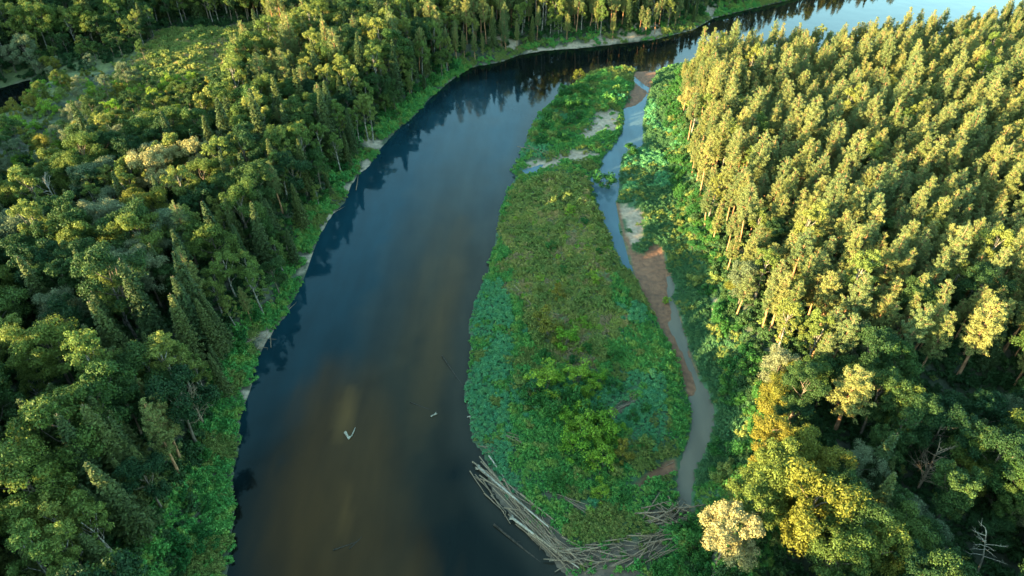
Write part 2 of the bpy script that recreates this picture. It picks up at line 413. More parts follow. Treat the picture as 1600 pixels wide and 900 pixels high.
p = N(t, 'ShaderNodeBsdfPrincipled'); p.inputs['Roughness'].default_value = .03; p.inputs['IOR'].default_value = 1.333; p.inputs['Specular Tint'].default_value = (.7, .92, .82, 1); p.inputs['Specular IOR Level'].default_value = .28
g = N(t, 'ShaderNodeNewGeometry'); mp = N(t, 'ShaderNodeMapping'); mp.inputs['Scale'].default_value = (.22, .05, 1)
mp.inputs['Rotation'].default_value = (0, 0, R(8)); ns = N(t, 'ShaderNodeTexNoise'); ns.inputs['Detail'].default_value = 5; ns.inputs['Scale'].default_value = 1.0
t.links.new(g.outputs['Position'], mp.inputs[0]); t.links.new(mp.outputs[0], ns.inputs['Vector'])
ms = N(t, 'ShaderNodeMapRange'); ms.inputs[1].default_value = .3; ms.inputs[2].default_value = .7; ms.inputs[3].default_value = .82; ms.inputs[4].default_value = 1.18
t.links.new(ns.outputs['Fac'], ms.inputs[0]); hs = N(t, 'ShaderNodeHueSaturation'); t.links.new(ms.outputs[0], hs.inputs['Value']); t.links.new(vc.outputs[0], hs.inputs['Color'])
t.links.new(hs.outputs[0], p.inputs['Base Color'])
g = N(t, 'ShaderNodeNewGeometry')
nz = N(t, 'ShaderNodeTexNoise'); nz.inputs['Scale'].default_value = 1.3; nz.inputs['Detail'].default_value = 3
nb = N(t, 'ShaderNodeTexNoise'); nb.inputs['Scale'].default_value = .12; nb.inputs['Detail'].default_value = 2
t.links.new(g.outputs['Position'], nz.inputs['Vector']); t.links.new(g.outputs['Position'], nb.inputs['Vector'])
b1 = N(t, 'ShaderNodeBump'); b1.inputs['Strength'].default_value = .12; b1.inputs['Distance'].default_value = .06
b2 = N(t, 'ShaderNodeBump'); b2.inputs['Strength'].default_value = .15; b2.inputs['Distance'].default_value = .3
t.links.new(nz.outputs['Fac'], b1.inputs['Height']); t.links.new(nb.outputs['Fac'], b2.inputs['Height'])
t.links.new(b1.outputs[0], b2.inputs['Normal']); t.links.new(b2.outputs[0], p.inputs['Normal'])
t.links.new(p.outputs[0], out.inputs[0])
wme = mb.mesh('river', m, smooth=True); set_col(wme, 'bed', wc)  # colour layer holds bed tones plus the painted sky blues
tag(obj('river', wme), 'calm dark river bending round a green island with brown shoals', 'river', kind='structure')

# ------------------------------------------------------------------ plants: meshes
def unit(v): return v / (np.linalg.norm(v, axis=-1, keepdims=True) + 1e-9)
def sphere_dirs(n, g): return unit(g.normal(0, 1, (n, 3)))
def puffs(mb, C, Rr, n, size, g, up=.35, squash=.8, asp=.6, jit=.55):
    """leaf clusters over rounded clumps; C (k,3), Rr (k,)"""
    k = len(C)
    idx = np.repeat(np.arange(k), n); D = sphere_dirs(len(idx), g); D[:, 2] += up; D = unit(D)
    rad = Rr[idx] * (g.random(len(idx)) ** .35) * (1 + g.normal(0, .1, len(idx)))
    Pp = C[idx] + D * rad[:, None] * np.array([1, 1, squash])
    mb.leaves(Pp, D, size * (.6 + .8 * g.random(len(idx))), g, asp, jit)
def bend_trunk(h, r, g, lean=.04, m=7, wob=.15):
    z = np.linspace(0, h, m); lx, ly = g.normal(0, lean, 2)
    x = z * lx + np.cumsum(g.normal(0, wob, m)) * (z / h); y = z * ly + np.cumsum(g.normal(0, wob, m)) * (z / h)
    z = z.copy(); z[0] = -.6
    return np.column_stack([x, y, z]), r * (1 - .85 * (np.linspace(0, 1, m) ** .8)) + .02
def along(T, z):
    return np.array([np.interp(z, T[:, 2], T[:, c]) for c in range(3)]).T

def pine_mesh(seed, h=21, mat='pine', cb=.45, rad=2.7):
    g = np.random.default_rng(seed)
    T, r = bend_trunk(h, .26, g, .015)
    tb = MB(); tb.tube(T, r, 7)
    cr = MB(); C = []; Rr = []
    z = h * cb
    while z < h - .25:
        u = (z - h * cb) / (h * (1 - cb))
        L = rad * (1.02 - u) ** .8 * (.6 + .4 * min(1, u * 4 + .2))
        a0 = g.random() * 6.28; nb = int(g.integers(4, 6)) if u < .8 else 3
        for q in range(nb):
            a = a0 + q * 6.283 / nb + g.normal(0, .25); l = L * (.55 + .6 * g.random()) + .3
            el = .22 + .75 * u + g.normal(0, .1)
            b = along(T, z); ca, sa = math.cos(a), math.sin(a)
            tb.tube([b, b + np.array([ca, sa, el * .6]) * l * .5, b + np.array([ca, sa, el]) * l], [.06 * (1.2 - u), .04, .015], 3)
            ns = 1 if l < .6 else (2 if l < 1.2 else 4)
            for s_ in np.linspace(1, .45, ns) if ns > 1 else (1.0,):
                p_ = b + np.array([ca, sa, el * (.6 * s_ + .4 * s_ * s_)]) * l * s_ + g.normal(0, .16, 3)
                C.append(p_); Rr.append((.30 + .16 * g.random()) * (1.1 if s_ < .9 else .9))
                if s_ < .9 and l > 1.2:
                    sd = (-1 if g.random() < .5 else 1) * (.3 + .25 * g.random()) * l * .4
                    C.append(p_ + np.array([-sa * sd, ca * sd, .12])); Rr.append(.28 + .12 * g.random())
        z += .62 + .3 * g.random()
    C.append(T[-1] + np.array([0, 0, .15])); Rr.append(.3)
    C.append(T[-1] + np.array([0, 0, -.3])); Rr.append(.38)
    C = np.array(C); Rr = np.array(Rr)
    puffs(cr, C, Rr * 1.08, 44, .135, g, up=.4, squash=.9, asp=.36, jit=.8)
    return tb.mesh('trunk', M['bark_pine'], True), cr.mesh('crown', M[mat])

def spruce_mesh(seed, h=21, rad=2.6):
    g = np.random.default_rng(seed)
    T, r = bend_trunk(h, .24, g, .008, wob=.03)
    tb = MB(); tb.tube(T, r, 6)
    cr = MB(); Pp = []; Nn = []; S = []
    z = h * .14
    while z < h - .2:
        u = z / h
        L = rad * (1 - u) ** .85 + .18
        nb = 7 if u < .8 else 5
        a0 = g.random() * 6.28
        for q in range(nb):
            a = a0 + q * 6.283 / nb + g.normal(0, .15); l = L * (.75 + .4 * g.random())
            b = along(T, z); n = int(14 + 30 * (l / rad))
            s_ = g.random(n) ** .7
            w = (.12 + .3 * l * (1 - s_) * .6) * g.normal(0, 1, n)
            x = math.cos(a) * l * s_ - math.sin(a) * w; y = math.sin(a) * l * s_ + math.cos(a) * w
            zz = -.35 * l * s_ + .22 * l * s_ ** 2 * 1.2 + g.normal(0, .06, n) - .1 * np.abs(w)
            Pp.append(np.column_stack([x, y, zz]) + b)
            Nn.append(np.tile([math.cos(a) * .5, math.sin(a) * .5, .9], (n, 1))); S.append(.2 + .14 * g.random(n))
        z += .42 + .3 * (1 - u) * g.random()
    cr.leaves(np.vstack(Pp), np.vstack(Nn), np.concatenate(S), g, .45, .45)
    return tb.mesh('trunk', M['bark'], True), cr.mesh('crown', M['spruce'])

def broad_mesh(seed, h=15, rad=4.2, mat='broad', bark='bark', npf=60, n=260, size=.13, low=.3, prad=1.25, tall=1.0, up=.35):
    g = np.random.default_rng(seed)
    T, r = bend_trunk(h * .8, .28 * h / 15, g, .03)
    tb = MB(); tb.tube(T, r, 7)
    zc = h * (1 + low) / 2; hz = h * (1 - low) / 2
    # a few big lobes, each a bunch of clumps, so the outline is uneven
    nl = g.integers(6, 9); lobes = []
    for q in range(nl):
        a = q * 6.283 / nl * 2.4 + g.normal(0, .4); u = -.55 + 1.35 * (q + .5) / nl
        rr = rad * .58 * math.sqrt(max(.06, 1 - u * u * .9)) * (.7 + .6 * g.random())
        lobes.append([math.cos(a) * rr, math.sin(a) * rr, zc + hz * u * .82])
    lobes.append([0, 0, h * .8]); lobes = np.array(lobes)
    C = []; Rr = []
    for L in lobes:
        k = npf // len(lobes) + 1; D = sphere_dirs(k, g); D[:, 2] = np.abs(D[:, 2]) * 1.1 - .25
        out = L.copy(); out[2] = (out[2] - zc) * .5; D = unit(D + unit(out[None]) * .5)
        lr = rad * .46 * (.75 + .5 * g.random())
        C.append(L + D * lr * np.array([1, 1, tall * .95]) * (.55 + .55 * g.random((k, 1)))); Rr.append(prad * (.5 + .6 * g.random(k)))
        b = along(T, min(L[2] * .75, h * .7))
        tb.tube([b, (b + L) / 2 + g.normal(0, .3, 3), L], [.11 * h / 15, .07, .03], 4)
    C = np.vstack(C); Rr = np.concatenate(Rr)
    for c in C[::3]:
        q = lobes[np.argmin(((lobes - c) ** 2).sum(1))]; tb.tube([q, c], [.035, .012], 3)
    cr = MB(); puffs(cr, C, Rr, n, size, g, up=up, squash=.8, jit=.6)
    return tb.mesh('trunk', M[bark], True), cr.mesh('crown', M[mat])

def bush_mesh(seed, h=2.0, rad=1.6, mat='bush', k=14, n=110, size=.11, pr=.55, asp=.5, stem=True):
    g = np.random.default_rng(seed)
    D = sphere_dirs(k, g); D[:, 2] = np.abs(D[:, 2])
    C = D * np.array([rad, rad, h * .8]) * (.45 + .5 * g.random((k, 1))); C[:, 2] += h * .12
    cr = MB(); puffs(cr, C, pr * (.6 + .6 * g.random(k)), n, size, g, up=.4, asp=asp)
    me_s = None
    if stem:
        tb = MB()
        for c in C[::2]: tb.tube([[g.normal(0, .1), g.normal(0, .1), -.3], c * .5 + g.normal(0, .1, 3), c], [.05, .035, .012], 4)
        me_s = tb.mesh('stem', M['bark'], True)
    return me_s, cr.mesh('foliage', M[mat])

def dead_mesh(seed, h=12, mat='bleached', bare=.35, k=26, fine=True):
    g = np.random.default_rng(seed)
    T, r = bend_trunk(h, .2, g, .03, wob=.2)
    tb = MB(); tb.tube(T, r, 6); lb_ = MB()
    for q in range(k):
        z = h * (bare + (1 - bare) * g.random()); a = g.random() * 6.28; l = (h - z) * .45 + .8 + g.random()
        b = along(T, z); d = np.array([math.cos(a), math.sin(a), .6 + .5 * g.random()]); tip = b + d * l * .8; mid = b + d * l * .4 + g.normal(0, .12, 3)
        lb_.tube([b, mid, tip], [.07, .05, .012], 4)
        for w in range(4 if fine else 2):
            c = b + (tip - b) * (.4 + .55 * g.random()); lb_.tube([c, c + unit(d + g.normal(0, .6, 3)) * (.5 + .8 * g.random())], [.025, .008], 3)
    return tb.mesh('trunk', M[mat], True), lb_.mesh('branch', M[mat], True)

print('building plants')
KIND = {}      # kind -> list of (trunk, crown)
KIND['pine'] = [pine_mesh(10 + q, h, m_, cb, rd) for q, (h, m_, cb, rd) in enumerate([(17, 'pine', .42, 2.4), (18, 'pine', .48, 2.2), (16.5, 'pine_blue', .46, 2.1), (15.5, 'pine', .40, 2.6), (18.5, 'pine_blue', .5, 2.4), (15, 'pine', .42, 2.0), (17.5, 'pine', .36, 1.9), (19, 'pine_blue', .55, 2.7), (14, 'pine_blue', .34, 2.3)])]
KIND['spruce'] = [spruce_mesh(30 + q, h, rd) for q, (h, rd) in enumerate([(18, 3.0), (20, 3.2), (14, 2.5)])]
KIND['broad'] = [broad_mesh(40, 15, 4.2, 'broad'), broad_mesh(41, 17, 3.9, 'broad_dark', tall=1.2), broad_mesh(42, 13, 4.0, 'broad_dark'), broad_mesh(43, 16, 4.4, 'broad', size=.15, n=230),
                 broad_mesh(44, 14, 3.6, 'broad_dark', prad=1.0, npf=72, n=210), broad_mesh(45, 15, 4.0, 'broad')]
KIND['yellow'] = [broad_mesh(50, 12, 3.4, 'broad_yellow', low=.15), broad_mesh(51, 14, 3.2, 'broad_yellow', low=.2, tall=1.2), broad_mesh(52, 10, 3.0, 'broad_yellow', low=.1)]
KIND['birch'] = [broad_mesh(60, 17, 3.0, 'birch', 'bark_birch', low=.26, prad=.8, tall=1.6, npf=64, n=90, size=.15), broad_mesh(61, 18, 2.9, 'birch', 'bark_birch', low=.34, prad=.8, tall=1.6, npf=60, n=90, size=.15),
                 broad_mesh(62, 15.5, 2.7, 'birch', 'bark_birch', low=.25, prad=.75, tall=1.7, npf=60, n=90, size=.15)]
KIND['willow'] = [broad_mesh(70, 12, 4.0, 'willow', low=.15, prad=1.15, n=220, size=.12, npf=60), broad_mesh(71, 13.5, 3.8, 'willow', low=.2, prad=1.1, n=220, size=.12, npf=60)]
KIND['pale'] = [broad_mesh(75, 13, 4.4, 'willow_pale', low=.15, prad=1.1, n=280, size=.12, npf=70), broad_mesh(76, 14, 4.0, 'willow_pale', low=.2, prad=1.0, n=280, size=.12, npf=70)]
KIND['bush'] = [bush_mesh(80, 2.6, 1.7, 'bush'), bush_mesh(81, 3.4, 1.9, 'bush', k=18), bush_mesh(82, 2.2, 1.6, 'scrub_olive'), bush_mesh(83, 3.8, 1.8, 'broad_yellow', k=18), bush_mesh(84, 2.6, 1.7, 'bush_dark', k=18), bush_mesh(85, 3.0, 1.8, 'bush_dark', k=20)]
KIND['dead'] = [dead_mesh(90, 13, 'bleached', .5, 12), dead_mesh(91, 10, 'deadwood', .2, 40)]
NAMES = {'pine': ('pine_tree', 'trunk', 'crown', 'pine'), 'spruce': ('spruce_tree', 'trunk', 'crown', 'spruce'), 'broad': ('broadleaf_tree', 'trunk', 'crown', 'tree'),
         'yellow': ('yellowing_tree', 'trunk', 'crown', 'tree'), 'birch': ('birch_tree', 'trunk', 'crown', 'birch'), 'willow': ('willow_tree', 'trunk', 'crown', 'willow'),
         'pale': ('pale_willow_tree', 'trunk', 'crown', 'willow'), 'bush': ('bush', 'stem', 'foliage', 'bush'), 'dead': ('dead_tree', 'trunk', 'branches', 'dead tree')}
SRC = {}
def plant(kind, var, x, y, z, s, rz, label, group=None, tilt=(0, 0), cat=None, sz=1.0):
    nm, p1, p2, c0 = NAMES[kind]
    r_ = bpy.data.objects.new(nm, None); COL.objects.link(r_)
    r_.empty_display_size = .5
    r_.location = (x, y, z); r_.rotation_euler = (tilt[0], tilt[1], rz); r_.scale = (s, s, s * sz)
    tag(r_, label, cat or c0, group)
    key = (kind, var)
    if key not in SRC:
        a, b = KIND[kind][var]; SRC[key] = (obj(p1, a, r_), obj(p2, b, r_))
    else:
        for q in SRC[key]:
            c = q.copy(); COL.objects.link(c); c.parent = r_
    return r_
def gn_scatter(name, variants, pts, rots, scl, idx, label, cat, group=None):
    """ONE object: points that carry copies of the plants listed in variants [(obj, obj..), ...]"""
    me = bpy.data.meshes.new(name); me.vertices.add(len(pts)); me.vertices.foreach_set('co', np.asarray(pts, np.float32).ravel())
    for n_, ty, dat, key in (('rot', 'FLOAT_VECTOR', rots, 'vector'), ('scl', 'FLOAT_VECTOR', scl, 'vector')):
        a = me.attributes.new(n_, ty, 'POINT'); a.data.foreach_set(key, np.asarray(dat, np.float32).ravel())
    a = me.attributes.new('pick', 'INT', 'POINT'); a.data.foreach_set('value', np.asarray(idx, np.int32))
    o = obj(name, me)
    ng = bpy.data.node_groups.new(name, 'GeometryNodeTree')
    ng.interface.new_socket('Geometry', in_out='INPUT', socket_type='NodeSocketGeometry')
    ng.interface.new_socket('Geometry', in_out='OUTPUT', socket_type='NodeSocketGeometry')
    n = ng.nodes; l = ng.links
    gi = n.new('NodeGroupInput'); go = n.new('NodeGroupOutput')
    J = n.new('GeometryNodeJoinGeometry')
    for v in reversed(variants):      # the join node lists the last link first
        j1 = n.new('GeometryNodeJoinGeometry'); gti = n.new('GeometryNodeGeometryToInstance')
        for ob in v:
            oi = n.new('GeometryNodeObjectInfo'); oi.transform_space = 'ORIGINAL'; oi.inputs['Object'].default_value = ob
            l.new(oi.outputs['Geometry'], j1.inputs[0])
        l.new(j1.outputs[0], gti.inputs[0]); l.new(gti.outputs[0], J.inputs[0])
    iop = n.new('GeometryNodeInstanceOnPoints'); l.new(gi.outputs[0], iop.inputs['Points']); l.new(J.outputs[0], iop.inputs['Instance'])
    iop.inputs['Pick Instance'].default_value = True
    def named(nm_, ty):
        q = n.new('GeometryNodeInputNamedAttribute'); q.data_type = ty; q.inputs['Name'].default_value = nm_; return q.outputs['Attribute']
    l.new(named('pick', 'INT'), iop.inputs['Instance Index'])
    er = n.new('FunctionNodeEulerToRotation'); l.new(named('rot', 'FLOAT_VECTOR'), er.inputs[0]); l.new(er.outputs[0], iop.inputs['Rotation'])
    l.new(named('scl', 'FLOAT_VECTOR'), iop.inputs['Scale'])
    l.new(iop.outputs[0], go.inputs[0])
    md_ = o.modifiers.new('scatter', 'NODES'); md_.node_group = ng
    return tag(o, label, cat, group, 'stuff')

# ------------------------------------------------------------------ where the trees stand
def jitter_grid(x0, x1, y0, y1, s, g, jit=.8):
    xs = np.arange(x0, x1, s); ys = np.arange(y0, y1, s * .87)
    A, B = np.meshgrid(xs, ys); A = A + (np.arange(len(ys)) % 2)[:, None] * s * .5
    A = A + (g.random(A.shape) - .5) * s * jit; B = B + (g.random(B.shape) - .5) * s * jit
    return np.stack([A.ravel(), B.ravel()], 1)
def left_edge(y): return -86 - np.clip(y - 50, -60, 500) * .74
TREES = []    # (kind, var, x, y, z, s, rz, tx, ty, sz)
g = np.random.default_rng(21)
HAND = []     # trees placed by hand: keep the scatter away from them
def hand(kind, var, px, py, zc, s, label, cat=None, clear=2.6, sz=1.0, tilt=(0, 0)):
    """(px, py): where the middle of the crown shows; zc: its height above the river"""
    gz = 5.0
    for _ in range(4):
        x, y = at(px, py, gz + zc); gz = .5 * gz + .5 * float(height(np.array([[x, y]]))[0])
    HAND.append((kind, var, x, y, s, label, cat, clear, sz, tilt))
hand('pale', 0, 1132, 852, 8, 1.1, 'big cream-coloured willow at the bottom edge, right of the driftwood jam', clear=6.5)
hand('pale', 1, 1078, 152, 8, .9, 'cream rounded tree at the far corner of the pine forest, above the side channel', clear=4)
hand('pale', 0, 248, 282, 10, 1.5, 'silvery cream willow standing out of the left forest, larger of a neighbouring pair', clear=6.5)
hand('pale', 1, 312, 256, 10, 1.35, 'silvery cream willow standing out of the left forest, smaller and behind its neighbour', clear=5)
hand('dead', 0, 96, 312, 8, 1.2, 'bare white dead tree leaning among green trees on the left', clear=5, tilt=(0, -.22))
hand('dead', 1, 300, 622, 8, 1.1, 'bare grey twiggy dead tree in the dark lower left forest', clear=4)
hand('dead', 1, 1462, 722, 8, 1.2, 'bare grey twiggy dead tree among dark trees in the lower right forest', clear=4)
hand('dead', 0, 1562, 862, 8, 1.0, 'bare branching dead tree in the bottom right corner', clear=4, tilt=(0, .15))
hand('yellow', 1, 88, 800, 10, 1.0, 'yellow-topped slim tree rising from dark woods in the lower left', clear=3)
hand('yellow', 0, 1262, 812, 9, 1.6, 'large leafy tree with lit yellow-green crown at the bottom right', clear=6)
hand('yellow', 0, 1205, 715, 9, .9, 'golden bushy tree on the bank right of the silty pool', clear=3)
hand('birch', 0, 568, 170, 11, 1.0, 'pale birch with twin white stems at the left bank', clear=3)
hand('birch', 1, 577, 178, 10, .95, 'slim birch beside the twin-stemmed birch at the left bank', clear=2)
hand('birch', 2, 395, 440, 10, 1.0, 'birch with bare white lower stem by the left bank bend', clear=3)
hand('birch', 1, 470, 225, 11, 1.0, 'tall birch with visible white stem just above the left bank', clear=3)
hand('broad', 3, 58, 138, 6, .55, 'bright lone tree on the edge of the small far pond', clear=4)
hand('pine', 3, 1330, 620, 10, 1.6, 'broad pale-topped pine at the near edge of the pine forest', clear=5, sz=.75)
hand('pine', 0, 1535, 525, 12, 1.45, 'feathery pine with bright crown near the right edge', clear=5, sz=.85)
HP = np.array([(h[2], h[3]) for h in HAND]); HC = np.array([h[7] for h in HAND])

def ok_from_hand(P_):
    d = np.sqrt(((P_[:, None] - HP[None]) ** 2).sum(2)) - HC[None]
    fr_ = HP * (1 - 7.5 / np.linalg.norm(HP, axis=1))[:, None]      # leave the view of the bigger ones open
    d2 = np.sqrt(((P_[:, None] - fr_[None]) ** 2).sum(2)) - (HC * .9 - (HC < 4) * 99)[None]
    return (d.min(1) > 0) & (d2.min(1) > 0)
# right forest
PR = jitter_grid(20, 430, 10, 420, 3.95, g, 1.0)
FR = fields(PR)
keep = (FR['fr'] > 1.0) & (FR['w'] < -4) & (PR[:, 0] < 122 + np.clip(PR[:, 1] - 50, 0, 500) * .80) & ok_from_hand(PR)
PR = PR[keep]; FR = {k_: v[keep] for k_, v in FR.items()}; HR = height(PR, FR)
for q in range(len(PR)):
    px, py, fr = FR['px'][q], FR['py'][q], FR['fr'][q]; kv = None
    nzz = vnoise(PR[q, 0], PR[q, 1], 14)
    # below this line in the picture the pines give way to leafy trees
    line = 640 + (px - 1200) * .05 + (nzz - .5) * 160
    u = g.random()
    if py < line:
        k_ = 'pine'
        if fr < 6 and py > 420 and u < .45: k_ = 'yellow' if u < .25 else 'willow'
        elif u > .965: k_ = 'birch'
        elif u > .93 and py > 350: k_ = 'broad'
        elif fr < 5 and u < .12: k_ = 'birch'
    else:
        if u < .66 and fr < 15: k_ = 'yellow'  # sunlit front row gets its gold through the yellow leaf colour
        elif u < .07: k_ = 'spruce'
        elif u < .14: k_ = 'yellow'
        elif u < .22: k_ = 'willow'
        else: k_ = 'broad'
    if k_ not in ('pine', 'birch', 'spruce') and g.random() < (.52 if fr > 12 else .42): continue
    s = .76 + .4 * g.random()
    if k_ == 'pine' and g.random() < .06 + .3 * (nzz > .86): continue
    if k_ == 'pine': s *= .92 + .12 * nzz
    if py < 160: s *= .76
    if fr < 5: s *= .85
    if k_ in ('broad', 'willow') and fr > 12 and py > line: s *= .95
    TREES.append((k_, int(g.integers(len(KIND[k_]))), PR[q, 0], PR[q, 1], HR[q] - .2, s, g.random() * 6.28, g.normal(0, .035), g.normal(0, .035), .8 + .36 * g.random()))
# left mainland and far bank
PL = jitter_grid(-420, 330, -60, 470, 4.6, g)
keep = (PL[:, 0] > left_edge(PL[:, 1]) - 75)
PL = PL[keep]; FL = fields(PL)
far_r = (FL['px'] > 1250)
d_r = -FL['w']
keep = (~FL['right']) & (d_r > 3.0) & ok_from_hand(PL) & (d_r < 1e5) & ~(far_r & (d_r > 30)) & ~((PL[:, 1] > 400) & (d_r > 60) & (PL[:, 0] > -200))
PL = PL[keep]; FL = {k_: v[keep] for k_, v in FL.items()}; HL = height(PL, FL)
CLEARING = poly([(-200,250),(-60,205),(20,190),(55,145),(130,140),(230,112),(265,70),(420,60),(425,100),(385,150),(330,185),(260,215),(160,240),(60,262),(0,290),(-200,330)])
SHRUBBY = poly([(-200,330),(-60,250),(40,170),(70,125),(110,100),(260,95),(300,150),(400,140),(360,225),(230,275),(110,330),(0,370),(-200,460)])
cl = sdf(PL, CLEARING); sh = sdf(PL, SHRUBBY); gap = sdf(PL, poly([(255,62),(425,56),(440,100),(400,150),(330,172),(270,160),(240,120)]))
VIEWGAP = sdf(PL, poly([(-60,170),(0,170),(50,150),(120,170),(110,250),(60,265),(0,280),(-60,290)]))
CORNER = poly([(235,1000),(240,900),(262,840),(300,770),(335,720),(375,690),(390,1000)]); co = sdf(PL, CORNER)
for q in range(len(PL)):
    px, py = FL['px'][q], FL['py'][q]; d = -FL['w'][q]; nzz = vnoise(PL[q, 0], PL[q, 1], 18); u = g.random()
    if co[q] > 0 or gap[q] > 0 or VIEWGAP[q] > 0 and g.random() < .93: continue
    s = .72 + .55 * g.random()
    near_river = FL['riv'][q]
    if cl[q] > 0 or sh[q] > 0:
        if u > (.13 if cl[q] > 0 else .42): continue
        k_ = 'broad' if nzz > .45 else ('willow' if u < .3 else 'yellow'); s *= .48 + .22 * g.random()
    elif py < 105 and px > 700: k_ = 'pine' if u < .55 else ('birch' if u < .85 else 'spruce')
    elif py < 230 and px > 380: k_ = 'birch' if u < .36 else ('spruce' if u < .52 else ('pine' if u < .66 else 'broad'))
    elif py < 120: k_ = 'broad' if u < .5 else ('spruce' if u < .75 else 'birch')
    elif near_river < 24: k_ = 'spruce' if u < .4 else ('birch' if u < .62 else ('broad' if u < .92 else 'pine'))
    elif py < 420 and px > 150: k_ = 'broad' if u < .4 else ('willow' if u < .55 else ('birch' if u < .72 else ('spruce' if u < .88 else 'yellow')))
    elif py < 420: k_ = 'broad' if u < .7 else ('willow' if u < .88 else 'birch')
    else: k_ = 'willow' if nzz > .52 and u < .75 else ('broad' if u < .86 else ('spruce' if u < .92 else 'birch'))
    if k_ in ('broad', 'willow', 'yellow') and not (cl[q] > 0 or sh[q] > 0) and g.random() < .2: continue
    if py > 430 and k_ in ('broad', 'willow'):
        if g.random() < .38: continue
        s *= 1.22
    if px > 1060: s *= .62
    if near_river < 7: s *= .72
    TREES.append((k_, int(g.integers(len(KIND[k_]))), PL[q, 0], PL[q, 1], HL[q] - .2, s, g.random() * 6.28, g.normal(0, .035), g.normal(0, .035), .92 + .2 * g.random()))
print('trees', len(TREES))

# size in the picture decides which become things of their own
T_ = np.array([(t_[2], t_[3], t_[4] + 12) for t_ in TREES])
tpx, tpy = proj(T_[:, 0], T_[:, 1], T_[:, 2]); tdist = np.sqrt((T_ ** 2 * [1, 1, 0]).sum(1) + (T_[:, 2] - CAM_H) ** 2)
vis = (tpx > -25) & (tpx < 1625) & (tpy > -15) & (tpy < 935)
def zone(px, py, kind):
    if px > 1000 and py > 110 or px > 1120 and py > 60:
        r = 'the right-hand forest'
        if py > 700: return ('in the shaded bottom right corner of ' + r) if px > 1330 else ('along the near end of the side channel in ' + r)
        if py > 560: return ('on the right side of ' + r + ' where pines end') if px > 1380 else ('by the near edge of the pines in ' + r)
        if px < 1180: return 'in the front row facing the side channel in ' + r
        if py > 380: return ('in the middle right of ' + r) if px > 1400 else ('in the lit middle of ' + r)
        if py > 220: return ('in the upper right of ' + r) if px > 1400 else ('in the upper middle of ' + r)
        return 'in the far part of ' + r + ' near the upper river bend'
    if px > 700: return 'on the far bank beyond the upper river bend'
    if py < 130: return 'in the dark far woods at the top left' if px < 400 else 'in the tall wood left of the upper river bend'
    if py < 260: return 'beside the shrubby clearing at the upper left' if px < 340 else 'on the sunlit slope above the left bank'
    if py < 430: return 'at the left edge below the clearing' if px < 160 else ('in the mixed wood left of the river middle' if px < 400 else 'on the steep left bank at the river middle')
    if py < 620: return 'in the shaded wood on the lower left side' if px < 220 else 'on the left bank opposite the green island'
    return 'in the dark bottom left woods' if px < 200 else 'above the bright green scrub at the bottom left bank'
DESC = {'pine': 'tall reddish-stemmed pine', 'spruce': 'pointed dark spruce', 'broad': 'green leafy tree', 'yellow': 'golden green leafy tree',
        'birch': 'slender pale-stemmed birch', 'willow': 'soft grey-green willow'}
GRP = {'pine': 'pines', 'spruce': 'spruces', 'broad': 'leafy trees', 'yellow': 'golden green trees', 'birch': 'birches', 'willow': 'grey-green willows'}
for h_ in HAND:
    kind, var, x, y, s, label, cat, cl_, sz, tilt = h_
    z = float(height(np.array([[x, y]]))[0]); plant(kind, var, x, y, z - .2, s, x * 1.7, label, tilt=tilt, cat=cat, sz=sz)
ONE = {'pine': 'the', }
REST = {'pine': 'dense mass of further golden-lit pines filling the forests', 'spruce': 'further pointed dark spruces mixed into the forests', 'broad': 'dense mass of further green leafy trees in the woods',
        'yellow': 'further golden green trees in the woods', 'birch': 'further pale-stemmed birches in the woods', 'willow': 'further grey-green willows in the woods'}
for kind in ('pine', 'spruce', 'broad', 'yellow', 'birch', 'willow'):
    ids = [q for q in range(len(TREES)) if TREES[q][0] == kind]
    v = sorted([q for q in ids if vis[q]], key=lambda q: tdist[q])[:298 if kind != 'willow' else 290]
    vs = set(v); rest = [q for q in ids if q not in vs]
    # seen trees first: every variant needs one real tree to copy from
    for q in v:
        _, var, x, y, z, s, rz, tx, ty, sz = TREES[q]
        zn = zone(tpx[q], tpy[q], kind)
        plant(kind, var, x, y, z, s, rz, ' '.join((DESC[kind] + ' ' + zn).split()), GRP[kind] + ' ' + zn, (tx, ty), sz=sz)
    print(kind, len(v), len(rest))
    if rest:
        A = [TREES[q] for q in rest]; nv = len(KIND[kind])
        gn_scatter('forest_of_' + {'pine': 'pines', 'spruce': 'spruces', 'broad': 'broadleaf_trees', 'yellow': 'yellow_sunlit_trees', 'birch': 'birches', 'willow': 'willows'}[kind],
                   [SRC[(kind, w_)] for w_ in range(nv)], [(a[2], a[3], a[4]) for a in A], [(a[7], a[8], a[6]) for a in A], [(a[5], a[5], a[5] * a[9]) for a in A], [a[1] for a in A], REST[kind], 'forest')

# ------------------------------------------------------------------ bushes one can count on the island and in the channel
def bushes(spots, label, group):
    for (px, py, s, var) in spots:
        x, y = at(px, py, 1.5); z = float(height(np.array([[x, y]]))[0])
        plant('bush', var, x, y, max(z, 0) - .1, s * 1.25, px * .37, label, group)
def bush1(px, py, s, var, label): bushes([(px, py, s, var)], label, None)
bush1(942, 284, 1.7, 5, 'round dark green bush on its own in the side channel')
bush1(985, 236, 1.4, 4, 'dark bush at the right shore of the side channel, above the lone channel bush')
bush1(858, 520, 1.9, 3, 'tall yellow-topped bush in the middle of the island')
bush1(882, 538, 1.5, 1, 'green bush just right of the tall yellow-topped island bush')
bush1(836, 530, 1.1, 2, 'olive bush just left of the tall yellow-topped island bush')
bush1(873, 462, 1.0, 3, 'small yellow-green bush alone in the island meadow')
bush1(1042, 466, .6, 0, 'small bush in the shallow muddy part of the side channel')
bush1(975, 712, 1.1, 3, 'round yellow-green bush standing alone near the lower island shore')
